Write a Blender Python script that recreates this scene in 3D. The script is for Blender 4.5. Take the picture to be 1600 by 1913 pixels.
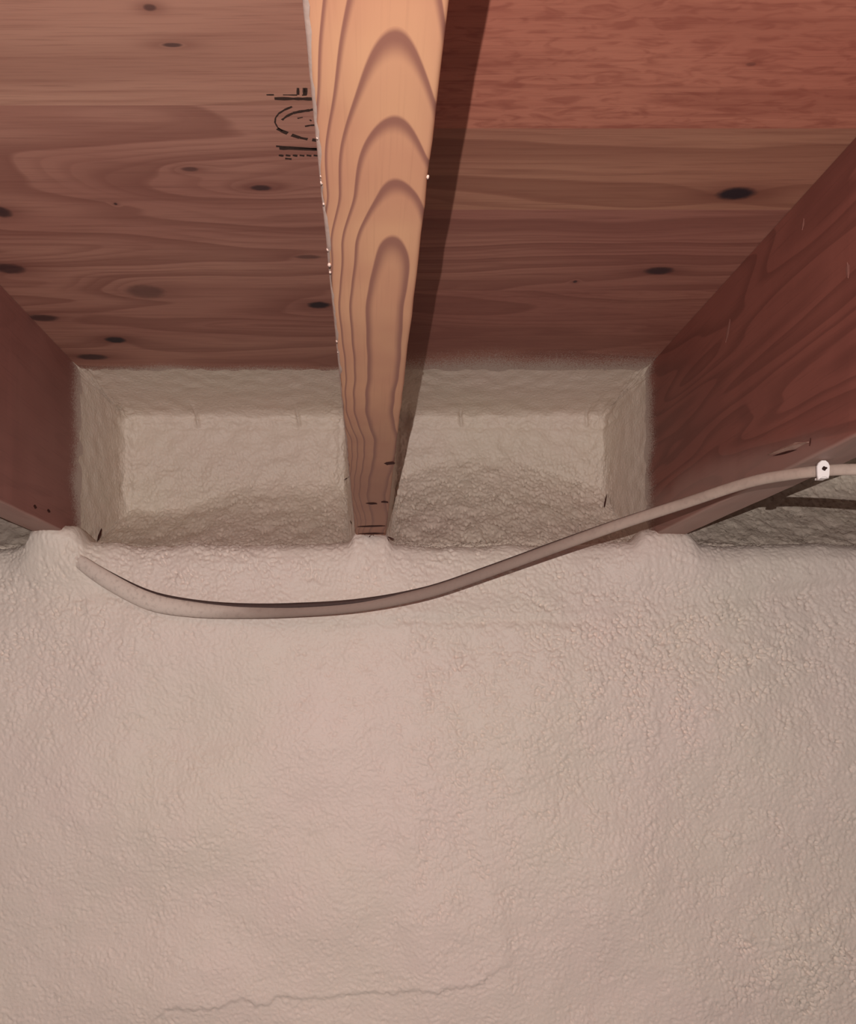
import bpy, math, random
import numpy as np
from mathutils import Vector

# ------------------------------------------------------------------ scene, camera, light
for o in list(bpy.data.objects):
    bpy.data.objects.remove(o)
scene = bpy.context.scene
COL = scene.collection

F = 1600.0            # focal length in pixels of the 1600 x 1913 frame
VX, VY = 690.0, 1262.0  # where the joists run to (the camera looks level along +Y)
cam_data = bpy.data.cameras.new('camera')
cam_data.sensor_fit = 'HORIZONTAL'
cam_data.sensor_width = 36.0
cam_data.lens = 36.0 * F / 1600.0
cam_data.shift_x = (800.0 - VX) / 1600.0
cam_data.shift_y = (VY - 956.5) / 1600.0
cam_data.clip_start = 0.01
cam = bpy.data.objects.new('camera', cam_data)
cam.rotation_euler = (math.radians(90), 0, 0)
COL.objects.link(cam)
scene.camera = cam

world = bpy.data.worlds.new('world')
scene.world = world
world.use_nodes = True
bg = world.node_tree.nodes['Background']
bg.inputs[0].default_value = (1.0, 0.86, 0.82, 1)
bg.inputs[1].default_value = 0.13

lamp = bpy.data.lights.new('headlamp', 'POINT')     # the photographer's lamp, just behind the lens
lamp.energy = 40.0
lamp.color = (1.0, 0.945, 0.905)
lamp.shadow_soft_size = 0.0007
lo = bpy.data.objects.new('headlamp', lamp)
lo.location = (-0.016, -0.30, 0.015)
COL.objects.link(lo)

vs = scene.view_settings
vs.view_transform = 'Standard'
vs.look = 'None'
vs.gamma = 1.0
vs.use_curve_mapping = False
vs.exposure = 0.0

# ------------------------------------------------------------------ measures (metres)
ZB = 0.1752           # underside of the joists
ZT = 0.394            # underside of the subfloor
JC = (-0.0172, 0.0209)
JR = (0.356, 0.394)
JL = (-0.410, -0.372)
YF = 1.24             # foam face on the rim joist
YW = 1.05             # foam face on the foundation wall
random.seed(4)

def at(px, py, d):
    return Vector(((px - VX) * d / F, d, (VY - py) * d / F))
def at_z(px, py, z):
    return at(px, py, z * F / (VY - py))
def at_x(px, py, x):
    return at(px, py, x * F / (px - VX))

# ------------------------------------------------------------------ material helpers
class NB:
    def __init__(s, name):
        s.mat = bpy.data.materials.new(name)
        s.mat.use_nodes = True
        s.t = s.mat.node_tree
        s.bsdf = s.t.nodes['Principled BSDF']
        g = s.t.nodes.new('ShaderNodeNewGeometry')
        s.pos = g.outputs['Position']
        sp = s.t.nodes.new('ShaderNodeSeparateXYZ')
        s.t.links.new(s.pos, sp.inputs[0])
        s.x, s.y, s.z = sp.outputs
    def put(s, sock, v):
        if isinstance(v, (int, float)):
            sock.default_value = v
        elif isinstance(v, tuple):
            sock.default_value = v if len(v) == 4 or sock.type == 'VECTOR' else (*v, 1)
        else:
            s.t.links.new(v, sock)
    def m(s, op, a, b=None, c=None, clamp=False):
        n = s.t.nodes.new('ShaderNodeMath'); n.operation = op; n.use_clamp = clamp
        for i, v in enumerate((a, b, c)):
            if v is not None: s.put(n.inputs[i], v)
        return n.outputs[0]
    def add(s, a, b): return s.m('ADD', a, b)
    def sub(s, a, b): return s.m('SUBTRACT', a, b)
    def mul(s, a, b): return s.m('MULTIPLY', a, b)
    def vec(s, x, y, z):
        n = s.t.nodes.new('ShaderNodeCombineXYZ')
        for i, v in enumerate((x, y, z)): s.put(n.inputs[i], v)
        return n.outputs[0]
    def noise(s, v, scale=1.0, detail=2.0, rough=0.5, dist=0.0):
        n = s.t.nodes.new('ShaderNodeTexNoise')
        s.put(n.inputs['Vector'], v)
        n.inputs['Scale'].default_value = scale
        n.inputs['Detail'].default_value = detail
        n.inputs['Roughness'].default_value = rough
        n.inputs['Distortion'].default_value = dist
        return n.outputs['Fac']
    def step(s, v, lo, hi):            # smoothstep
        n = s.t.nodes.new('ShaderNodeMapRange'); n.interpolation_type = 'SMOOTHSTEP'
        s.put(n.inputs[0], v); s.put(n.inputs[1], lo); s.put(n.inputs[2], hi)
        return n.outputs[0]
    def mix(s, f, a, b, mode='MIX'):
        n = s.t.nodes.new('ShaderNodeMix'); n.data_type = 'RGBA'; n.blend_type = mode
        s.put(n.inputs[0], f); s.put(n.inputs[6], a); s.put(n.inputs[7], b)
        return n.outputs[2]
    def bump(s, h, strength, dist=0.001):
        n = s.t.nodes.new('ShaderNodeBump')
        n.inputs['Strength'].default_value = strength
        n.inputs['Distance'].default_value = dist
        s.put(n.inputs['Height'], h)
        s.t.links.new(n.outputs[0], s.bsdf.inputs['Normal'])
    def done(s, col, rough=0.6, spec=0.3):
        s.put(s.bsdf.inputs['Base Color'], col)
        s.put(s.bsdf.inputs['Roughness'], rough)
        s.bsdf.inputs['Specular IOR Level'].default_value = spec
        return s.mat

DUST = (0.55, 0.45, 0.395)

def foam_mat(name, coarse=1.0, tint=(1.0, 1.0, 1.0)):
    b = NB(name)
    t = lambda *c: tuple(p * q for p, q in zip(c, tint))
    big = b.noise(b.pos, 5.0, 2.0)
    blot = b.noise(b.vec(b.add(b.x, 7.0), b.y, b.z), 16.0, 2.0)
    col = b.mix(b.step(big, 0.3, 0.7), t(0.72, 0.600, 0.535), t(0.70, 0.602, 0.520))
    col = b.mix(b.mul(b.step(blot, 0.45, 0.75), 0.35), col, t(0.74, 0.598, 0.540))
    fine = b.noise(b.pos, 330.0, 3.0, 0.6)
    mid = b.noise(b.pos, 150.0, 2.0, 0.5, 0.6)
    b.bump(b.add(b.mul(fine, 0.5), mid), 0.5 * coarse, 0.0016)
    return b.done(col, 0.50, 0.3)

def plywood(name, light, dark, seed, knots=(), K=9.0, ringdark=0.55, sx=1.5, sy=8.0, quilt=0.0, dust=(1.06, 1.16)):
    b = NB(name)
    w = b.noise(b.vec(b.mul(b.x, 4.0), b.mul(b.y, 9.0), seed + 3.0), 1.0, 2.0)
    yw = b.add(b.y, b.mul(b.sub(w, 0.5), 0.03))
    n1 = b.noise(b.vec(b.mul(b.x, sx), b.mul(yw, sy), seed), 1.0, 2.0, 0.45, 0.25)
    field = b.mul(n1, K)
    core = None; halo = None
    for (kx, ky, rx, ry, a) in knots:
        dx = b.mul(b.sub(b.x, kx), 1.0 / rx)
        dy = b.mul(b.sub(b.y, ky), 1.0 / ry)
        l2 = b.add(b.mul(dx, dx), b.mul(dy, dy))
        dxs = b.mul(dx, 0.38); dys = b.mul(dy, 0.42)
        l3 = b.add(b.mul(dxs, dxs), b.mul(dys, dys))
        g = b.m('EXPONENT', b.mul(l3, -1.0))
        field = b.add(field, b.mul(g, 0.4))
        dxh = b.mul(dx, 0.45); lh = b.add(b.mul(dxh, dxh), b.mul(b.mul(dy, dy), 0.45))
        h = b.mul(b.m('EXPONENT', b.mul(lh, -1.0)), 0.72 * a)
        wob = b.mul(b.sub(b.noise(b.pos, 160.0, 1.0), 0.5), 0.5)
        c = b.mul(b.sub(1.0, b.step(b.add(l2, wob), 0.30, 1.35)), a)
        core = c if core is None else b.m('MAXIMUM', core, c)
        halo = h if halo is None else b.m('MAXIMUM', halo, h)
    ring = b.m('FRACT', field)
    late = b.mul(b.step(ring, 0.35, 0.9), b.sub(1.0, b.step(ring, 0.92, 1.0)))
    ring2 = b.m('FRACT', b.mul(field, 4.0))
    late2 = b.mul(b.mul(b.step(ring2, 0.3, 0.85), b.sub(1.0, b.step(ring2, 0.86, 1.0))), b.step(b.noise(b.vec(b.mul(b.x, 3.0), b.mul(b.y, 8.0), seed + 17), 1.0, 1.0), 0.42, 0.6))
    fib = b.noise(b.vec(b.mul(b.x, 22.0), b.mul(b.y, 700.0), seed), 1.0, 2.0)
    fib2 = b.noise(b.vec(b.mul(b.x, 7.0), b.mul(b.y, 160.0), seed + 9), 1.0, 3.0)
    blot = b.noise(b.vec(b.mul(b.x, 3.0), b.mul(b.y, 7.0), seed + 5.0), 1.0, 2.0)
    col = b.mix(b.step(blot, 0.3, 0.72), light, dark)
    col = b.mix(b.mul(late, ringdark), col, (dark[0] * 0.55, dark[1] * 0.45, dark[2] * 0.45))
    col = b.mix(b.mul(late2, 0.34), col, (dark[0] * 0.6, dark[1] * 0.5, dark[2] * 0.5))
    col = b.mix(b.mul(b.step(fib2, 0.48, 0.75), 0.45), col, (dark[0] * 0.62, dark[1] * 0.55, dark[2] * 0.55))
    col = b.mix(b.mul(b.step(fib, 0.48, 0.78), 0.34), col, (dark[0] * 0.5, dark[1] * 0.45, dark[2] * 0.45))
    if quilt:
        q = b.noise(b.vec(b.mul(b.x, 48.0), b.mul(b.y, 150.0), seed + 2), 1.0, 2.0, 0.5, 0.9)
        col = b.mix(b.mul(b.step(q, 0.44, 0.72), quilt), col, (dark[0] * 0.6, dark[1] * 0.5, dark[2] * 0.5))
    if halo is not None:
        col = b.mix(halo, col, (dark[0] * 0.45, dark[1] * 0.34, dark[2] * 0.36))
        col = b.mix(core, col, (0.028, 0.017, 0.022))
    # dust of foam overspray near the rim
    edge = b.add(b.y, b.mul(b.sub(b.noise(b.vec(b.mul(b.x, 9.0), seed, 0.0), 1.0, 1.0), 0.5), 0.06))
    g = b.step(edge, dust[0], dust[1])
    sp = b.noise(b.pos, 620.0, 1.0)
    f = b.step(b.add(g, b.mul(b.sub(sp, 0.5), 1.1)), 0.25, 0.85)
    f = b.mul(f, b.step(g, 0.0, 0.25))
    col = b.mix(f, col, DUST)
    b.bump(b.add(b.mul(fib2, 0.5), b.mul(late, -0.5)), 0.15, 0.0006)
    return b.done(col, 0.62, 0.25)

def joist_mat(name, light, dark, seed, side_dust=None, bottom_dust=0.0, lo=1.035, hi=1.125, rings=0.45):
    b = NB(name)
    # grain lines run along the joist
    n = b.noise(b.vec(b.mul(b.add(b.x, b.z), 11.0), b.mul(b.y, 1.6), seed), 1.0, 2.0, 0.45, 0.3)
    ring = b.m('FRACT', b.mul(n, 14.0))
    late = b.mul(b.step(ring, 0.3, 0.9), b.sub(1.0, b.step(ring, 0.92, 1.0)))
    fib = b.noise(b.vec(b.mul(b.add(b.x, b.z), 420.0), b.mul(b.y, 14.0), seed), 1.0, 2.0)
    blot = b.noise(b.pos, 7.0, 2.0)
    col = b.mix(b.step(blot, 0.3, 0.7), light, dark)
    col = b.mix(b.mul(late, rings), col, tuple(c * 0.55 for c in dark))
    col = b.mix(b.mul(b.step(fib, 0.5, 0.8), 0.25), col, tuple(c * 0.5 for c in dark))
    sp = b.noise(b.pos, 620.0, 1.0)
    if side_dust:
        wob = b.mul(b.sub(b.noise(b.pos, 14.0, 3.0), 0.5), 0.03)
        zb = b.m('MINIMUM', b.add(0.176, b.mul(b.sub(b.y, 0.60), 0.17)), 0.226)
        f = b.step(b.add(b.sub(zb, b.z), wob), -0.012, 0.020)
        col = b.mix(b.mul(f, side_dust), col, (0.46, 0.315, 0.265))
    if bottom_dust:
        f = b.sub(1.0, b.step(b.z, ZB + 0.0005, ZB + 0.003))
        pat = b.step(b.noise(b.vec(b.mul(b.x, 60.0), b.mul(b.y, 9.0), seed), 1.0, 3.0), 0.2, 0.75)
        near = b.add(0.75, b.mul(b.step(b.y, 0.8, 1.05), 0.25))
        f = b.mul(b.mul(f, near), b.mul(b.sub(1.15, b.mul(pat, 0.4)), bottom_dust))
        col = b.mix(f, col, (0.50, 0.355, 0.300))
    g = b.step(b.add(b.y, b.mul(b.sub(b.noise(b.vec(0.0, seed, b.mul(b.z, 18.0)), 1.0, 1.0), 0.5), 0.05)), lo, hi)
    f = b.mul(b.step(b.add(g, b.mul(b.sub(sp, 0.5), 1.1)), 0.25, 0.85), b.step(g, 0.0, 0.25))
    col = b.mix(f, col, DUST)
    b.bump(fib, 0.15, 0.0006)
    return b.done(col, 0.6, 0.25)

def cathedral_mat(name):
    b = NB(name)
    # arches of a flat-sawn board: v = depth - k * (x - x0)^2, the depth levelling off past the last arch
    wob = b.mul(b.sub(b.noise(b.vec(b.mul(b.x, 30.0), b.mul(b.y, 11.0), 2.0), 1.0, 1.0), 0.5), 0.016)
    d = b.add(b.y, wob)
    # soft saturation at 0.352
    over = b.m('MAXIMUM', b.sub(d, 0.330), 0.0)
    sat = b.sub(1.0, b.m('EXPONENT', b.mul(over, -45.0)))
    lin = b.m('MINIMUM', d, 0.330)
    dd = b.add(lin, b.mul(sat, 0.024))
    x0 = b.add(0.0095, b.mul(b.m('SINE', b.mul(b.y, 21.0)), 0.0028))
    x0 = b.add(x0, b.mul(b.sub(b.noise(b.vec(0.0, b.mul(b.y, 13.0), 4.0), 1.0, 1.0), 0.5), 0.007))
    x0 = b.sub(x0, b.mul(b.step(b.y, 0.31, 0.35), b.mul(0.004, b.sub(1.0, b.step(b.y, 0.36, 0.5)))))
    dx = b.sub(b.x, x0)
    q = b.mul(b.mul(dx, dx), 178.0)
    v = b.sub(dd, q)
    ph = b.m('FRACT', b.mul(b.sub(v, 0.2325 - 0.36), 1.0 / 0.0358))
    late = b.mul(b.step(ph, 0.0, 0.06), b.sub(1.0, b.step(ph, 0.10, 0.34)))
    soft = b.sub(1.0, b.step(ph, 0.3, 1.0))
    fib = b.noise(b.vec(b.mul(b.x, 700.0), b.mul(b.y, 12.0), 1.0), 1.0, 2.0)
    blot = b.noise(b.pos, 22.0, 2.0)
    col = b.mix(b.step(blot, 0.3, 0.7), (0.70, 0.360, 0.205), (0.64, 0.305, 0.180))
    col = b.mix(b.mul(soft, 0.25), col, (0.50, 0.21, 0.14))
    col = b.mix(b.mul(late, 0.80), col, (0.245, 0.092, 0.075))
    col = b.mix(b.mul(b.step(fib, 0.5, 0.85), 0.18), col, (0.30, 0.12, 0.08))
    # redder wood towards the wall end, with some of the light's falloff painted in
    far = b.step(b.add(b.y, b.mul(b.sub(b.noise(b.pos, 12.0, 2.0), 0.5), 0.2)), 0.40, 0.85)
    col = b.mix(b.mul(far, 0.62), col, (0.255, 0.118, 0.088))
    b.bump(b.add(b.mul(fib, 0.4), b.mul(late, -0.3)), 0.1, 0.0005)
    return b.done(col, 0.55, 0.25)

def plain(name, col, rough=0.6, spec=0.3, nscale=300.0, var=0.25):
    b = NB(name)
    n = b.noise(b.pos, nscale, 2.0)
    c = b.mix(b.mul(b.step(n, 0.35, 0.75), var), (*col, 1), tuple(k * 0.6 for k in col))
    b.bump(n, 0.15, 0.0005)
    return b.done(c, rough, spec)

# ------------------------------------------------------------------ mesh helpers
def link(name, mesh, mat, parent=None, origin=None):
    o = bpy.data.objects.new(name, mesh)
    COL.objects.link(o)
    if mat: mesh.materials.append(mat)
    if origin is not None:
        n = len(mesh.vertices)
        a = np.empty(n * 3, np.float32); mesh.vertices.foreach_get('co', a)
        a = a.reshape(-1, 3) - np.array(origin, np.float32)
        mesh.vertices.foreach_set('co', a.ravel()); mesh.update()
        o.location = origin
    if parent:
        o.parent = parent
        o.matrix_parent_inverse = parent.matrix_basis.inverted()
    return o

def tag(o, label=None, cat=None, group=None, kind=None):
    if label: o['label'] = label
    if cat: o['category'] = cat
    if group: o['group'] = group
    if kind: o['kind'] = kind
    return o

def grid_mesh(name, P, skirt=None, smooth=True):
    """P: (n, m, 3) grid of points seen from -Y; skirt: Y the border is carried back to, so the layer has depth."""
    if skirt is not None:
        n, m = P.shape[:2]
        Q = np.empty((n + 2, m + 2, 3)); Q[1:-1, 1:-1] = P
        Q[0, 1:-1] = P[0]; Q[-1, 1:-1] = P[-1]
        Q[:, 0] = Q[:, 1]; Q[:, -1] = Q[:, -2]
        Q[0, 0] = P[0, 0]; Q[0, -1] = P[0, -1]; Q[-1, 0] = P[-1, 0]; Q[-1, -1] = P[-1, -1]
        for sl in (np.s_[0, :], np.s_[-1, :], np.s_[:, 0], np.s_[:, -1]):
            Q[sl][..., 1] = skirt
        P = Q
    n, m = P.shape[:2]
    idx = np.arange(n * m).reshape(n, m)
    f = np.stack([idx[:-1, :-1], idx[:-1, 1:], idx[1:, 1:], idx[1:, :-1]], -1).reshape(-1, 4)
    me = bpy.data.meshes.new(name)
    me.vertices.add(n * m); me.vertices.foreach_set('co', P.reshape(-1).astype(np.float32))
    k = len(f)
    me.loops.add(k * 4); me.polygons.add(k)
    me.loops.foreach_set('vertex_index', f.reshape(-1).astype(np.int32))
    me.polygons.foreach_set('loop_start', (np.arange(k) * 4).astype(np.int32))
    me.polygons.foreach_set('use_smooth', np.full(k, smooth))
    me.update(calc_edges=True)
    me.validate()
    return me

def normals(P):
    du = np.gradient(P, axis=1); dv = np.gradient(P, axis=0)
    N = np.cross(du, dv)
    N /= np.maximum(np.linalg.norm(N, axis=2, keepdims=True), 1e-12)
    return N

def band(n, m, h, lam, seed, width=0.5, ax=1.0, ay=1.0):
    """band-limited noise on an n x m grid of spacing h, wavelength lam, unit deviation; ax/ay stretch it"""
    rng = np.random.default_rng(seed)
    w = np.fft.rfft2(rng.standard_normal((n, m)))
    fy = np.fft.fftfreq(n, h)[:, None] * ay
    fx = np.fft.rfftfreq(m, h)[None, :] * ax
    fr = np.sqrt(fx * fx + fy * fy) * lam
    flt = np.exp(-(np.log(np.maximum(fr, 1e-6)) / width) ** 2)
    r = np.fft.irfft2(w * flt, s=(n, m))
    return r / r.std()

def sstep(v, a, b):
    t = np.clip((v - a) / (b - a), 0, 1)
    return t * t * (3 - 2 * t)

def crease(nz, p=0.8):
    return 0.9 - np.abs(nz) ** p

def poly_mesh(name, verts, faces, smooth=False):
    me = bpy.data.meshes.new(name)
    me.from_pydata([tuple(v) for v in verts], [], faces)
    if smooth: me.polygons.foreach_set('use_smooth', [True] * len(me.polygons))
    me.update()
    return me

def box_mesh(name, x0, x1, y0, y1, z0, z1):
    v = [(x, y, z) for x in (x0, x1) for y in (y0, y1) for z in (z0, z1)]
    f = [(0, 1, 3, 2), (4, 6, 7, 5), (0, 4, 5, 1), (2, 3, 7, 6), (0, 2, 6, 4), (1, 5, 7, 3)]
    return poly_mesh(name, v, f)

def tube(name, pts, rad, ry=1.0, nseg=14, up=(0, 0, 1), subdiv=6, cap=True):
    """sweep an ellipse along a smooth curve through pts; rad: half height per point, ry: width ratio"""
    pts = np.array([tuple(p) for p in pts], float); rad = np.array(rad, float)
    n = len(pts); out = []; rr = []
    for i in range(n - 1):
        p0, p1, p2, p3 = pts[max(i - 1, 0)], pts[i], pts[i + 1], pts[min(i + 2, n - 1)]
        for k in range(subdiv):
            t = k / subdiv
            out.append(0.5 * ((2 * p1) + (-p0 + p2) * t + (2 * p0 - 5 * p1 + 4 * p2 - p3) * t * t + (-p0 + 3 * p1 - 3 * p2 + p3) * t ** 3))
            rr.append(rad[i] * (1 - t) + rad[i + 1] * t)
    out.append(pts[-1]); rr.append(rad[-1])
    out = np.array(out); N = len(out)
    T = np.gradient(out, axis=0); T /= np.linalg.norm(T, axis=1, keepdims=True)
    U = np.array(up, float)[None] - T * (T @ np.array(up, float))[:, None]
    U /= np.linalg.norm(U, axis=1, keepdims=True)
    S = np.cross(T, U)
    V = []; Fc = []
    for i in range(N):
        for k in range(nseg):
            a = 2 * math.pi * k / nseg
            V.append(out[i] + U[i] * math.cos(a) * rr[i] + S[i] * math.sin(a) * rr[i] * ry)
    for i in range(N - 1):
        for k in range(nseg):
            a = i * nseg + k; b2 = i * nseg + (k + 1) % nseg
            Fc.append((a, b2, b2 + nseg, a + nseg))
    if cap:
        Fc.append(tuple(range(nseg))[::-1]); Fc.append(tuple(range((N - 1) * nseg, N * nseg)))
    return poly_mesh(name, V, Fc, True)

def sliver(name, a, b, w, nrm, th=0.0008, mat=None, parent=None, bend=0.0, seg=6, blunt=0.0):
    """a lens-shaped sliver from a to b lying on a surface with normal nrm"""
    a = Vector(a); b = Vector(b); nrm = Vector(nrm).normalized()
    t = (b - a); side = nrm.cross(t).normalized()
    V = []; Fc = []
    for i in range(seg + 1):
        u = i / seg
        hw = w * 0.5 * max(math.sin(math.pi * u) ** 0.7, 0.08 + blunt)
        hw *= 0.8 + 0.4 * random.random()
        c = a + t * u + side * bend * math.sin(math.pi * u)
        V += [c - side * hw, c + nrm * th, c + side * hw, c - nrm * th * 0.5]
    for i in range(seg):
        for k in range(4):
            p = i * 4 + k; q = i * 4 + (k + 1) % 4
            Fc.append((p, q, q + 4, p + 4))
    Fc += [(3, 2, 1, 0), (seg * 4, seg * 4 + 1, seg * 4 + 2, seg * 4 + 3)]
    return link(name, poly_mesh(name, V, Fc), mat, parent)

def lump(name, c, r, mat, parent, sq=(1, 1, 1)):
    V = []; Fc = []; nu, nv = 8, 5
    for j in range(1, nv):
        for i in range(nu):
            th = math.pi * j / nv; ph = 2 * math.pi * i / nu
            k = r * (0.8 + 0.4 * random.random())
            V.append((c[0] + k * sq[0] * math.sin(th) * math.cos(ph), c[1] + k * sq[1] * math.sin(th) * math.sin(ph), c[2] + k * sq[2] * math.cos(th)))
    V.append((c[0], c[1], c[2] + r * sq[2])); V.append((c[0], c[1], c[2] - r * sq[2]))
    for j in range(nv - 2):
        for i in range(nu):
            a = j * nu + i; b2 = j * nu + (i + 1) % nu
            Fc.append((a, a + nu, b2 + nu, b2))
    for i in range(nu):
        Fc.append((len(V) - 2, i, (i + 1) % nu))
        Fc.append((len(V) - 1, (nv - 2) * nu + (i + 1) % nu, (nv - 2) * nu + i))
    return link(name, poly_mesh(name, V, Fc, True), mat, parent)

# ------------------------------------------------------------------ materials
M_FOAM = foam_mat('spray_foam')
M_FOAM_BAY = foam_mat('spray_foam_rim', 1.2, (0.89, 0.88, 0.84))
M_DUST = plain('overspray_dust', (0.52, 0.365, 0.31), 0.8, 0.1)
M_DARK = plain('dark_gap', (0.035, 0.018, 0.015), 0.9, 0.05)
M_INK = plain('stamp_ink', (0.06, 0.036, 0.030), 0.8, 0.1, 500.0, 0.5)
M_WOODDARK = plain('dark_wood_check', (0.06, 0.02, 0.016), 0.8, 0.1)
M_CHIP = plain('torn_wood', (0.42, 0.26, 0.21), 0.8, 0.1)
M_WHITE = plain('white_plastic', (0.86, 0.78, 0.76), 0.4, 0.4, 80.0, 0.08)
M_CABLE_EDGE = plain('dark_cable_edge', (0.075, 0.045, 0.040), 0.6, 0.2)
def cable_mat():
    b = NB('dusty_cable_sheath')
    n = b.noise(b.pos, 220.0, 3.0); s2 = b.noise(b.vec(b.mul(b.x, 25.0), b.mul(b.y, 25.0), b.mul(b.z, 60.0)), 1.0, 2.0)
    # foam dust sits on the part against the wall, the stapled end is bare grey-brown
    f = b.sub(1.0, b.step(b.add(b.x, b.mul(b.sub(s2, 0.5), 0.08)), -0.26, -0.08))
    col = b.mix(b.step(s2, 0.3, 0.7), (0.43, 0.325, 0.27), (0.36, 0.265, 0.22))
    mid = b.sub(1.0, b.step(b.x, 0.10, 0.34))
    col = b.mix(mid, col, (0.30, 0.215, 0.180))
    col = b.mix(f, col, (0.66, 0.545, 0.475))
    col = b.mix(b.mul(b.step(n, 0.45, 0.8), 0.35), col, (0.24, 0.17, 0.145))
    b.bump(n, 0.3, 0.001)
    return b.done(col, 0.65, 0.2)
M_CABLE = cable_mat()
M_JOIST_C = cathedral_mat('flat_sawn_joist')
M_JOIST_R = joist_mat('red_brown_joist_right', (0.270, 0.092, 0.070), (0.215, 0.070, 0.055), 3.0, 0.36, 0.50)
M_JOIST_L = joist_mat('red_brown_joist_left', (0.300, 0.130, 0.108), (0.255, 0.102, 0.084), 8.0, None, 0.45, rings=0.14)

def knot(px, py, wpx, hpx, a=1.0):
    d = ZT * F / (VY - py)
    return ((px - VX) * d / F, d, wpx * 0.5 * d / F, hpx * 0.5 * d * d / (F * ZT), a)
KL = [knot(280, 14, 26, 14, 0.6), knot(322, 84, 40, 9, 0.7)]
KL2 = [knot(355, 316, 34, 9, 0.55), knot(488, 351, 42, 11, 0.8), knot(2, 396, 40, 22, 0.8), knot(18, 502, 60, 20, 0.75),
       knot(272, 545, 75, 26, 0.45), knot(596, 570, 44, 13, 1.0), knot(80, 594, 60, 13, 0.75), knot(216, 635, 40, 12, 1.0),
       knot(172, 667, 60, 11, 0.8), knot(216, 381, 7, 5, 0.8), knot(575, 480, 50, 8, 0.5)]
KR1 = [knot(1404, 120, 20, 8, 0.3)]
KR2 = [knot(1376, 362, 74, 25, 1.0), knot(1166, 433, 44, 9, 0.4), knot(1330, 443, 8, 6, 0.8)]
KR2b = [knot(1232, 506, 56, 15, 0.85), knot(1075, 526, 8, 5, 0.8)]

# ------------------------------------------------------------------ setting: subfloor of plywood with its veneer strips
ceiling = tag(link('ceiling', box_mesh('ceiling', -0.80, 0.90, -0.5, 1.30, ZT + 0.0022, ZT + 0.020),
              plywood('plywood_core', (0.42, 0.22, 0.15), (0.34, 0.16, 0.11), 1.0), origin=(0, 0.4, ZT)),
              'reddish plywood subfloor with knots spanning above the joists', None, None, 'structure')
def strip(x0, x1, y0, y1, mat, dz):
    g = 0.00003; dz = 0.0
    v = [(x0, y0 + g, ZT + dz), (x1, y0 + g, ZT + dz), (x1, y1 - g, ZT + dz), (x0, y1 - g, ZT + dz),
         (x0, y0, ZT + 0.0025), (x1, y0, ZT + 0.0025), (x1, y1, ZT + 0.0025), (x0, y1, ZT + 0.0025)]
    f = [(0, 3, 2, 1), (4, 5, 6, 7), (0, 1, 5, 4), (1, 2, 6, 5), (2, 3, 7, 6), (3, 0, 4, 7)]
    return link('veneer_strip', poly_mesh('veneer_strip', v, f), mat, ceiling)
yl = ZT * F / (VY - 197)
yr1 = ZT * F / (VY - 240); yr2 = ZT * F / (VY - 392); yr3 = ZT * F / (VY - 543)
MID = 0.002
strip(-0.80, MID, -0.5, yl, plywood('veneer_tan', (0.53, 0.290, 0.210), (0.45, 0.220, 0.160), 2.0, KL, 6.0, 0.42, 1.3, 6.0), 0.0002)
strip(-0.80, MID, yl, 1.30, plywood('veneer_rose', (0.48, 0.245, 0.182), (0.39, 0.175, 0.133), 11.0, KL2, 9.0, 0.5, 1.5, 7.0, 0, (1.065, 1.13)), 0.0)
strip(MID, 0.90, -0.5, yr1, plywood('veneer_red', (0.51, 0.195, 0.130), (0.43, 0.135, 0.095), 21.0, KR1, 5.0, 0.3, 1.5, 6.0, 0.5), 0.0001)
strip(MID, 0.90, yr1, yr2, plywood('veneer_amber', (0.44, 0.215, 0.140), (0.38, 0.163, 0.110), 31.0, KR2, 7.0, 0.45, 0.8, 9.0), 0.0003)
strip(MID, 0.90, yr2, yr3, plywood('veneer_plum', (0.40, 0.180, 0.132), (0.34, 0.137, 0.106), 35.0, KR2b, 8.0, 0.5, 0.9, 9.0), 0.0)
strip(MID, 0.90, yr3, 1.30, plywood('veneer_brown', (0.40, 0.175, 0.128), (0.33, 0.130, 0.100), 41.0, [], 7.0, 0.4, 1.2, 7.0, 0.2, (0.99, 1.15)), 0.0002)

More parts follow.
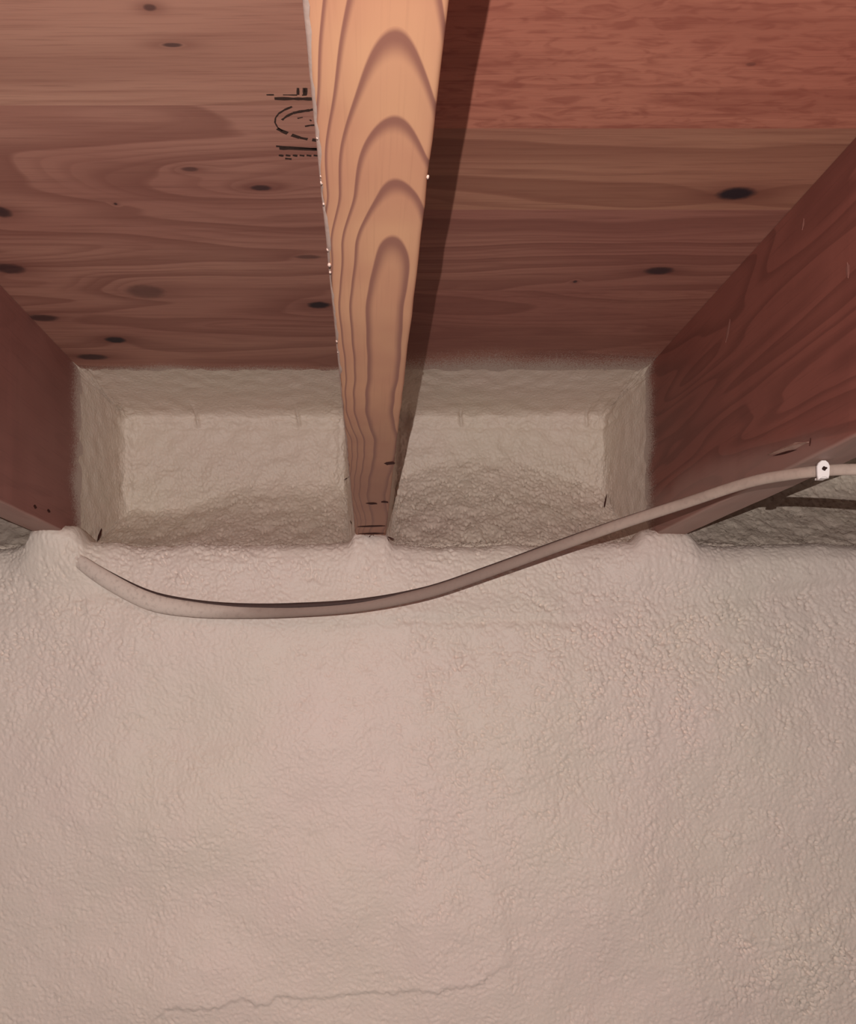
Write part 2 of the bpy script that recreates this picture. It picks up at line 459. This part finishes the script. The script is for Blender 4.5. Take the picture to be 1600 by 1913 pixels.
# ------------------------------------------------------------------ setting: foam-covered foundation wall
H = 0.0016
def build_wall():
    x0, x1 = -0.74, 0.78
    xs = np.arange(x0, x1, H); m = len(xs)
    # profile (Y, Z): over the sill ledge, round its edge, down the sill face, then the wall
    key = np.array([(1.235, 0.160), (1.10, 0.164), (1.078, 0.1635), (1.066, 0.156), (1.060, 0.140), (1.057, 0.105),
                    (1.052, 0.078), (1.050, 0.060), (1.048, 0.0), (1.050, -0.30), (1.052, -0.56)])
    seg = np.linalg.norm(np.diff(key, axis=0), axis=1); L = np.concatenate([[0], np.cumsum(seg)])
    ts = np.arange(0, L[-1], H); n = len(ts)
    pr = np.stack([np.interp(ts, L, key[:, 0]), np.interp(ts, L, key[:, 1])], 1)
    for _ in range(12):
        pr[1:-1] = 0.25 * pr[:-2] + 0.5 * pr[1:-1] + 0.25 * pr[2:]
    P = np.empty((n, m, 3))
    P[..., 0] = xs[None, :]; P[..., 1] = pr[:, None, 0]; P[..., 2] = pr[:, None, 1]
    X = P[..., 0]; Y = P[..., 1]; Z = P[..., 2].copy()
    px = VX + X * F / YW; py = VY - Z * F / YW      # only used to read measured spots on the wall
    big = band(n, m, H, 0.24, 1, 0.5) * 0.0024
    mid = band(n, m, H, 0.06, 2, 0.5) * 0.00035
    wr1 = crease(band(n, m, H, 0.017, 3, 0.38, 0.62, 1.0))
    wr2 = crease(band(n, m, H, 0.011, 4, 0.4, 0.9, 1.0))
    wr3 = crease(band(n, m, H, 0.0075, 11, 0.35))
    peb = band(n, m, H, 0.0055, 5, 0.4)
    def g(cx, cy, sx, sy): return np.exp(-((px - cx) / sx) ** 2 - ((py - cy) / sy) ** 2)
    # how wrinkled the skin of the foam is, spot by spot
    mask = 0.26 + 0.25 * sstep(px, 740, 790) * sstep(py, 1140, 1200) * (1 - sstep(py, 1500, 1900))
    mask += 0.75 * g(1200, 1230, 170, 130) + 0.45 * g(1500, 1190, 220, 80) + 0.75 * g(1500, 1800, 150, 120)
    mask += 0.30 * g(1050, 1120, 260, 70) + 0.45 * g(60, 1190, 190, 170) + 0.55 * g(400, 1055, 220, 45) + 0.25 * g(850, 1060, 200, 40)
    mask += 0.15 * g(330, 1560, 130, 150) + 0.12 * g(860, 1300, 100, 200)
    mask *= 0.75 + 0.3 * np.clip(band(n, m, H, 0.05, 6), -1.5, 1.5)
    mask = np.clip(mask, 0.03, 1.1)
    hgt = big + mid + mask * (wr1 * 0.0015 + wr2 * 0.0024 + wr3 * 0.0015) + (0.7 + 0.6 * mask) * peb * 0.00024
    jag = band(1, m, H, 0.018, 7)[0] * 1.3 + band(1, m, H, 0.06, 8)[0] * 4
    # lap at the bottom: the upper coat ends in a ragged lip
    lx = [250, 290, 330, 420, 500, 600, 700, 820, 900, 950, 985]
    ly = [1945, 1900, 1884, 1876, 1868, 1864, 1855, 1850, 1832, 1800, 1740]
    lip = np.interp(px[0], lx, ly) + jag
    dist = lip[None, :] - py
    win = sstep(px, 255, 310) * (1 - sstep(px, 890, 985))
    hgt += win * 0.0030 * sstep(dist, -5, 5) * np.exp(-np.maximum(dist, 0) / 110.0)
    # soft folds down the wall where two spray passes meet
    c1 = 762 + 14 * np.sin(py / 140.0)
    hgt += 0.0055 * sstep(px - c1, -30, 34) * sstep(py, 1190, 1330) * np.exp(-np.maximum(px - c1, 0) / 330.0)
    c2 = 925 + (py - 1700) * 0.16
    hgt += 0.0030 * np.exp(-((px - c2) / 22.0) ** 2) * sstep(py, 1420, 1650) * (1 - sstep(py, 1830, 1890))
    # creases under the sill plate
    e1 = 1160 + jag[None, :] * 0.5
    hgt -= 0.0022 * np.exp(-((py - e1) / 8.0) ** 2) * sstep(px, 690, 760) * (1 - sstep(px, 1050, 1130))
    hgt += 0.0014 * sstep(e1 - py, -6, 16) * np.exp(-np.maximum(e1 - py, 0) / 60.0) * sstep(px, 690, 760) * (1 - sstep(px, 1080, 1180))
    e2 = 1102 + (1500 - px) * 0.10
    hgt -= 0.0016 * np.exp(-((py - e2) / 11.0) ** 2) * sstep(px, 1310, 1450)
    hgt += 0.006 * sstep(e2 - py, -8, 22) * sstep(px, 1250, 1400) * sstep(py, 1005, 1050)
    # uneven ledge, lifted to meet the undersides of the joists
    up = sstep(Z, 0.120, 0.160)
    lz = band(1, m, H, 0.09, 9)[0] * 0.0008 + band(1, m, H, 0.022, 10)[0] * 0.0002
    for (a, bb, w, lift) in ((JC[0], JC[1], 0.010, 0.0125), (JR[0] - 0.014, JR[1], 0.018, 0.0150), (JL[0], JL[1] + 0.012, 0.016, 0.0165)):
        k = sstep(xs, a - w, a + 0.002) * (1 - sstep(xs, bb - 0.002, bb + w))
        lz = lz * (1 - k) + k * lift
    N = normals(P)
    if N[n // 2 + 50, m // 2, 1] > 0: N = -N
    P = P + N * hgt[..., None]
    P[..., 2] += up * lz[None, :]
    # the pads under the joists also come forward a little
    for (a, bb, w, fw, z0) in ((JC[0], JC[1], 0.025, 0.004, 0.145), (JR[0] - 0.02, JR[1] + 0.004, 0.05, 0.010, 0.12), (JL[0], JL[1] + 0.02, 0.05, 0.013, 0.12)):
        k = sstep(xs, a - w, a + 0.004) * (1 - sstep(xs, bb - 0.004, bb + w))
        P[..., 1] -= fw * k[None, :] * sstep(Z, z0 - 0.03, z0 + 0.02)
    P[..., 1] -= 0.020 * g(98, 1018, 50, 30)          # the heap of foam that swallows the cable
    return grid_mesh('wall_back', P, 1.28)
wall = tag(link('wall_back', build_wall(), M_FOAM, origin=(0.07, 1.1, -0.56)),
           'foundation wall thickly coated in cream spray foam', None, None, 'structure')

# ------------------------------------------------------------------ foam in the joist bays
def build_bay(xl, xr, seed, h, kind):
    LS = 0.160
    def prof(a, b, start):              # one side, the face, the other side: (coordinate, forward distance, distance from feather edge)
        ns = int(LS / h); nf = int(abs(b - a) / h)
        s = np.arange(ns) * h
        sg = 1.0 if b > a else -1.0
        ch = sg * 0.015 * (s / LS) ** 1.6            # the coat thickens into the corner
        c = np.concatenate([a + ch, np.linspace(a + sg * 0.015, b - sg * 0.015, nf), (b - ch)[::-1]])
        d = np.concatenate([LS - s, np.zeros(nf), LS - s[::-1]])
        e = np.concatenate([s, np.full(nf, LS), s[::-1]])
        for _ in range(int(90 * (0.0018 / h) ** 2) + 1):
            c[1:-1] = 0.25 * c[:-2] + 0.5 * c[1:-1] + 0.25 * c[2:]
            d[1:-1] = 0.25 * d[:-2] + 0.5 * d[1:-1] + 0.25 * d[2:]
        return c, d, e
    cx, dx, ex = prof(xl, xr, 0)
    cz, dz, ez = prof(ZT, 0.150, 0)
    n, m = len(cz), len(cx)
    DX, DZ = np.meshgrid(dx, dz); CX, CZ = np.meshgrid(cx, cz); EX, EZ = np.meshgrid(ex, ez)
    FW = (np.abs(DX) ** 5 + np.abs(DZ) ** 5) ** 0.2
    # foam heaped up at the bottom of the bay
    u = (CX - xl) / (xr - xl)
    if kind == 'left':
        top = 0.228 + 0.036 * sstep(u, 0.22, 0.60)
    elif kind == 'right':
        top = 0.250 + 0.055 * np.exp(-((u - 0.42) / 0.42) ** 2)
    else:
        top = 0.270 + 0 * u
    t = np.clip((top + 0.012 - CZ) / (top + 0.012 - 0.160), 0, 1.1)
    mound = 0.150 * np.minimum(t, 1.0) ** 1.5
    FW = (np.abs(FW) ** 4 + mound ** 4) ** 0.25
    FW = np.where(CZ < 0.175, np.minimum(FW, 0.150), FW)
    P = np.stack([CX, YF - FW, CZ], -1)
    N = normals(P)
    if N[n // 2, m // 2, 1] > 0: N = -N
    E = np.minimum(EX, EZ)
    rag = band(n, m, h, 0.04, seed, 0.5) * 0.006 + band(n, m, h, 0.007, seed + 1, 0.5) * 0.0012
    feather = sstep(E + rag, 0.010, 0.085)
    wallish = (np.abs(DX) ** 5 + np.abs(DZ * (CZ > 0.25)) ** 5) ** 0.2
    face = np.exp(-wallish / 0.02)
    th = 0.0035 * feather - 0.0012
    mid = band(n, m, h, 0.045, seed + 2, 0.5) * (0.0003 + 0.0006 * face)
    wr = crease(band(n, m, h, 0.016, seed + 3, 0.4, 0.55, 1.0))
    wr2 = crease(band(n, m, h, 0.0095, seed + 4, 0.4, 0.8, 1.0))
    peb = band(n, m, h, 0.0055, seed + 5, 0.4) * 0.00014
    zlow = sstep(0.345 - CZ, 0.0, 0.06)
    amp = (0.30 + (0.9 if kind == 'left' else 1.35) * zlow) * face + 0.05 + 0.25 * sstep(E, 0.09, 0.16)
    hgt = th + feather ** 2 * (mid + amp * (wr * 0.00085 + wr2 * 0.0006) + peb)
    # picture-frame bead just inside the corners
    wav = band(n, m, h, 0.02, seed + 6, 0.5) * 0.0014
    def bead(dist, amp): return amp * np.exp(-((dist + wav) / 0.0042) ** 2) - 0.6 * amp * np.exp(-((dist + wav - 0.010) / 0.003) ** 2)
    bx = np.minimum(CX - xl, xr - CX) - 0.024
    bz = (ZT - CZ) - 0.026
    inz = sstep(ZT - CZ, 0.004, 0.014) * (1 - sstep(ZT - CZ, 0.12, 0.17))
    inx = sstep(np.minimum(CX - xl, xr - CX), 0.004, 0.014)
    hgt += feather * (bead(bx, 0.0020) * inz + bead(bz, 0.0019) * inx)
    # foam-covered nail stubs below the subfloor, and a strand or two
    for (nx, w) in ((0.35, 1.0), (0.76, 0.9)) if kind == 'left' else ((0.33, 1.0), (0.87, 0.8)):
        cxn = xl + (xr - xl) * nx
        k = np.exp(-((CX - cxn - (ZT - 0.02 - CZ) * 0.12) / 0.0024) ** 2) * sstep(ZT - CZ, 0.008, 0.016) * (1 - sstep(ZT - CZ, 0.030, 0.038))
        hgt += 0.0065 * w * k
    P = P + N * hgt[..., None]
    return grid_mesh('foam_panel', P, 1.285)

bay_l = tag(link('foam_panel', build_bay(JL[1], JC[0], 20, 0.0017, 'left'), M_FOAM_BAY, origin=(-0.195, 1.2, 0.15)),
            'cream spray foam filling the joist bay left of the centre joist', 'insulation', 'spray foam between the joists')
bay_r = tag(link('foam_panel', build_bay(JC[1], JR[0], 40, 0.0017, 'right'), M_FOAM_BAY, origin=(0.19, 1.2, 0.15)),
            'wrinkled cream spray foam filling the joist bay right of the centre joist', 'insulation', 'spray foam between the joists')
bay_rr = tag(link('foam_panel', build_bay(JR[1], 0.75, 60, 0.0026, 'far'), M_FOAM_BAY, origin=(0.57, 1.2, 0.15)),
             'shadowed rough spray foam beyond the right joist, below the clipped cable', 'insulation', 'spray foam between the joists')

bay_ll = tag(link('foam_panel', build_bay(-0.75, JL[0], 80, 0.004, 'far'), M_FOAM_BAY, origin=(-0.57, 1.2, 0.15)),
             'small patch of spray foam at the far left, outside the left joist', 'insulation', 'spray foam between the joists')

# ------------------------------------------------------------------ joists
def joist(name, x0, x1, mat, label, y0=-0.5, y1=1.262, r=0.0026, seed=0):
    rng = np.random.default_rng(seed)
    sec = [(x0, ZT - 0.0006)]
    for k in range(5):
        a = math.pi / 2 * k / 4
        sec.append((x0 + r - r * math.cos(a), ZB + r - r * math.sin(a)))
    for k in range(5):
        a = math.pi / 2 * k / 4
        sec.append((x1 - r + r * math.sin(a), ZB + r - r * math.cos(a)))
    sec.append((x1, ZT - 0.0006))
    ny = 90; V = []; Fc = []; ns = len(sec)
    for i in range(ny + 1):
        y = y0 + (y1 - y0) * i / ny
        ox, oz = rng.normal(0, 0.00018, 2)
        for j, (x, z) in enumerate(sec):
            top = j in (0, ns - 1)
            V.append((x + (0 if top else ox), y, z + (0 if top else oz)))
    for i in range(ny):
        for j in range(ns):
            a = i * ns + j; b2 = i * ns + (j + 1) % ns
            Fc.append((a, a + ns, b2 + ns, b2))
    Fc.append(tuple(range(ns))); Fc.append(tuple(range(ny * ns, (ny + 1) * ns))[::-1])
    me = poly_mesh(name, V, Fc, False)
    sm = [1 <= (k % ns) <= 9 for k in range(ny * ns)] + [False, False]
    me.polygons.foreach_set('use_smooth', sm)
    o = link(name, me, mat, origin=((x0 + x1) / 2, 0.4, ZB))
    return tag(o, label, 'joist', 'floor joists')
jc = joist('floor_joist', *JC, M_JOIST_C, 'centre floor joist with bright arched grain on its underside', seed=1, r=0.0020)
jr = joist('floor_joist', *JR, M_JOIST_R, 'dark red floor joist at right with the cable clipped under it', seed=2)
jl = joist('floor_joist', *JL, M_JOIST_L, 'dark brown floor joist at the left edge, plain side showing', seed=3)

# foam dust along the left corner of the centre joist
def edge_dust():
    rng = np.random.default_rng(5)
    ys = np.arange(0.12, 1.04, 0.004); V = []; Fc = []
    r = 0.0020
    wid = 0.35 + 0.5 * np.abs(np.convolve(rng.normal(0, 1, len(ys) + 8), np.ones(9) / 3.0, 'valid'))
    for i, y in enumerate(ys):
        w = min(wid[i], 1.3) * (1.0 if y < 0.5 else 0.7)
        for k in range(5):
            t = k / 4
            a = -0.25 + (0.35 + w) * t
            rr = r + 0.0005 * math.sin(math.pi * t)
            V.append((JC[0] + r - rr * math.cos(a) , y, ZB + r - rr * math.sin(a)))
    for i in range(len(ys) - 1):
        for k in range(4):
            p = i * 5 + k
            Fc.append((p, p + 5, p + 6, p + 1))
    return poly_mesh('edge_overspray', V, Fc, True)
ed = link('edge_overspray', edge_dust(), M_DUST, jc)
ed['label'] = 'pale foam dust along the corner'
for (px, py, r) in ((604, 345, 0.0011), (602, 333, 0.0008), (612, 470, 0.0011), (614, 498, 0.0015), (616, 512, 0.0009), (607, 385, 0.0008),
                    (630, 640, 0.0012), (632, 660, 0.0009), (596, 262, 0.0008), (803, 335, 0.0009)):
    p = at_z(px, py, ZB); p.z += 0.0008
    p.x = (JC[0] + 0.0002) if px < 700 else (JC[1] - 0.0002)
    lump('foam_speck', p, r * 0.65, M_DUST, jc, (0.9, 1.5, 1.0))

# checks across the underside near the wall end, and the dark butt
def on_bottom(px, py): 
    p = at_z(px, py, ZB); p.z = ZB - 0.00015; return p
for (a, b2, w) in (((684, 940), (705, 941), 0.010), ((713, 938), (725, 937), 0.012), ((668, 984), (720, 982), 0.012), ((670, 997), (719, 996), 0.012), ((724, 868), (734, 862), 0.009)):
    sliver('end_check', on_bottom(*a), on_bottom(*b2), w, (0, 0, -1), 0.0004, M_WOODDARK, jc, 0.0)

# torn splinter and foam smears on the side of the right joist
def on_right(px, py):
    p = at_x(px, py, JR[0]); p.x -= 0.0002; return p
sliver('splinter', on_right(1440, 849), on_right(1512, 826), 0.0052, (-1, 0, 0), 0.0022, M_CHIP, jr, 0.0008)
sliver('torn_pocket', on_right(1445, 852), on_right(1490, 840), 0.0017, (-1, 0, 0), 0.0004, M_WOODDARK, jr, 0.0)
sliver('torn_pocket', on_right(1514, 833), on_right(1516, 818), 0.0020, (-1, 0, 0), 0.0004, M_WOODDARK, jr, 0.0)
M_SMEAR = plain('foam_smear', (0.30, 0.13, 0.105), 0.8, 0.1)
for (a, b2, w) in (((1357, 640), (1365, 596), 0.0075), ((1586, 520), (1584, 490), 0.0055), ((1500, 430), (1503, 408), 0.004)):
    sliver('foam_smear', on_right(*a), on_right(*b2), w, (-1, 0, 0), 0.0003, M_SMEAR, jr, 0.0)
for (px, py) in ((62, 945), (88, 953)):
    p = at_x(px, py, JL[1]); p.x += 0.0002
    sliver('nail_hole', p, p + Vector((0, 0.010, 0)), 0.004, (1, 0, 0), 0.0003, M_WOODDARK, jl)

# ------------------------------------------------------------------ ink stamp on the plywood, half hidden by the centre joist
def on_ceiling(px, py):
    p = at_z(px, py, ZT); p.z = ZT - 0.0001; return p
stamp_V = []; stamp_F = []
def ink(p0, p1, wpx):
    """a stroke between two measured spots, broken like worn ink"""
    a = on_ceiling(*p0); b2 = on_ceiling(*p1); t = b2 - a
    s = Vector((0, 0, 1)).cross(t).normalized()
    w = wpx * a.y * a.y / (F * ZT) * 0.5
    if abs(t.x) < abs(t.y): w = wpx * a.y / F * 0.5
    k = len(stamp_V); seg = max(2, int(t.length / 0.003))
    for i in range(seg + 1):
        ww = w * (0.7 + 0.5 * random.random())
        c = a + t * (i / seg)
        for q in (c - s * ww, c + s * ww): stamp_V.append(q)
        for q in (c - s * ww, c + s * ww): stamp_V.append(q + Vector((0, 0, 0.0004)))
    for i in range(seg):
        j = k + i * 4
        if random.random() < 0.06: continue
        stamp_F.extend([(j, j + 1, j + 5, j + 4), (j + 2, j + 6, j + 7, j + 3), (j, j + 4, j + 6, j + 2), (j + 1, j + 3, j + 7, j + 5)])
ink((513, 184), (610, 185), 5.5)
ink((498, 177), (512, 177), 2.5)
ink((520, 177), (600, 178), 2)
for x in (557, 568, 572): ink((x, 164), (x, 177), 5)
def arc(pts, w):
    for p, q in zip(pts[:-1], pts[1:]): ink(p, q, w)
arc([(600, 201), (578, 206), (562, 208), (548, 211), (536, 217), (527, 224)], 4.5)
arc([(546, 199), (532, 205), (521, 212), (515, 220), (514, 229), (519, 238), (528, 244)], 3.0)
arc([(518, 240), (530, 246), (545, 252), (560, 257), (575, 260), (600, 263)], 5.0)
arc([(570, 236), (580, 234), (600, 233)], 3.0)
arc([(556, 221), (566, 219)], 2.0)
arc([(576, 221), (582, 226)], 3.0)
ink((516, 273), (612, 279), 3.0)
ink((522, 277), (612, 280), 5.0)
for x in range(521, 612, 13): ink((x, 290), (x + 9, 291), 3.5)
ink((533, 296), (545, 297), 3.0)
st = link('ink_stamp', poly_mesh('ink_stamp', stamp_V, stamp_F), M_INK, ceiling)
st['label'] = 'dark worn stamp of strokes and a round mark'

# ------------------------------------------------------------------ cable and its clip
path = [(70, 1003, 1.086, .005), (108, 1022, 1.060, .0065), (140, 1043, 1.045, .0085), (200, 1083, 1.036, .0105), (280, 1123, 1.032, .0112), (360, 1138, 1.029, .0098),
        (450, 1143, 1.025, .0080), (560, 1141, 1.010, .0070), (680, 1131, .990, .0066), (800, 1107, .965, .0063), (920, 1066, .930, .0060),
        (1040, 1022, .888, .0058), (1160, 979, .845, .0056), (1280, 940, .803, .0053), (1400, 901, .748, .0050), (1480, 886, .716, .0048),
        (1533, 880, .700, .0047), (1600, 877, .690, .0047), (1720, 882, .680, .0047), (1900, 900, .675, .0047)]
cable = link('electrical_cable', tube('electrical_cable', [at(a, b2, d) for a, b2, d, r in path], [p[3] for p in path], 0.6), M_CABLE)
tag(cable, 'slack grey-brown cable sagging along the foam below the joists', 'cable')
up = [(125, 1020, 1.058, .0016), (140, 1031, 1.048, .0022), (200, 1069, 1.037, .0028), (280, 1107, 1.033, .0030), (360, 1124, 1.030, .0030), (450, 1132.5, 1.026, .0038),
      (560, 1132, 1.010, .0040), (680, 1122.5, .990, .0034), (800, 1098, .967, .0022), (920, 1057, .932, .0020), (1040, 1013, .890, .0018), (1160, 970.5, .847, .0015), (1260, 938, .815, .0012)]
sh = link('cable_edge_line', tube('cable_edge_line', [at(a, b2, d) for a, b2, d, r in up], [p[3] for p in up], 1.2, 10), M_CABLE_EDGE, cable)  # thin dark strip following the cable's upper edge
sh['label'] = 'dark line along the upper edge of the cable'

c = at(1533, 880, .700)
def clip_body():
    V = []; Fc = []
    w, top, bot = 0.0051, ZB - 0.0002, c.z - 0.0075
    out = [(-w * 0.80, bot - 0.0006), (-w * 0.95, bot + 0.0030), (-w, c.z), (-w, top - 0.005), (-w * 0.75, top - 0.0022), (-w * 0.3, top - 0.0004), (w * 0.3, top - 0.0004), (w * 0.75, top - 0.0022),
           (w, top - 0.005), (w, c.z), (w * 0.95, bot + 0.0030), (w * 0.80, bot + 0.0004), (w * 0.3, bot + 0.0012), (-w * 0.25, bot + 0.0010)]
    def plate(y0, y1):
        k = len(V); n = len(out); e = 0.0007
        for (yy, s) in ((y0, 0.88), (y0 + e, 1.0), (y1, 1.0)):
            for (x, z) in out:
                V.append((c.x + x * s, yy, (z - c.z) * (0.94 if s < 1 else 1.0) + c.z))
        for r2 in range(2):
            for i in range(n):
                a = k + r2 * n + i; b2 = k + r2 * n + (i + 1) % n
                Fc.append((a, b2, b2 + n, a + n))
        Fc.append(tuple(range(k, k + n))[::-1]); Fc.append(tuple(range(k + 2 * n, k + 3 * n)))
    yf = c.y - 0.0036
    plate(yf - 0.0024, yf)                      # front cheek
    # bridge under the cable
    k = len(V); z1 = bot + 0.0022; z0 = bot + 0.0006
    for x in (-w * 0.5, w * 0.75):
        for y in (yf - 0.001, c.y + 0.0035):
            for z in (z0, z1): V.append((c.x + x, y, z))
    Fc.extend([tuple(k + q for q in f) for f in ((0, 1, 3, 2), (4, 6, 7, 5), (0, 4, 5, 1), (2, 3, 7, 6), (0, 2, 6, 4), (1, 5, 7, 3))])
    return poly_mesh('cable_clip', V, Fc)
clip = tag(link('cable_clip', clip_body(), M_WHITE, origin=(c.x, c.y, c.z)), 'small white plastic clip holding the cable to the right joist', 'cable clip')
yy = c.y - 0.0061
hp = Vector((c.x + 0.0004, yy, c.z + 0.0006))
sliver('nail_hole', hp + Vector((-0.0021, 0, -0.0004)), hp + Vector((0.0021, 0, 0.0006)), 0.0034, (0, -1, 0), 0.0003, M_DARK, clip, 0, 6, 0.3)

# ------------------------------------------------------------------ small dark gaps in the foam
bpy.context.view_layer.update()
def on_foam(o, px, py):
    inv = o.matrix_world.inverted()
    a = inv @ Vector((0, 0, 0)); d = (inv.to_3x3() @ at(px, py, 1.0)).normalized()
    ok, loc, nrm, _ = o.ray_cast(a, d)
    return (o.matrix_world @ loc, nrm) if ok else (at(px, py, 1.07), Vector((0, -1, 0)))
def gap(o, p0, p1, w):
    a, n = on_foam(o, *p0); b2, n2 = on_foam(o, *p1)
    if abs(a.y - b2.y) > 0.05: b2 = a + (at(*p1, a.y) - at(*p0, a.y))
    sliver('crack', a + n * 0.0004, b2 + n * 0.0004, w, (0, -1, 0.0), 0.0005, M_WOODDARK, o)
gap(bay_l, (643, 896), (654, 889), 0.003)
gap(bay_l, (654, 971), (661, 984), 0.003)
gap(bay_l, (182, 1012), (190, 986), 0.0042)
gap(bay_r, (1128, 954), (1134, 922), 0.0022)
gap(wall, (721, 1003), (727, 1012), 0.003)
gap(wall, (724, 1002), (738, 1008), 0.0018)
gap(wall, (690, 1003), (700, 1000), 0.004)
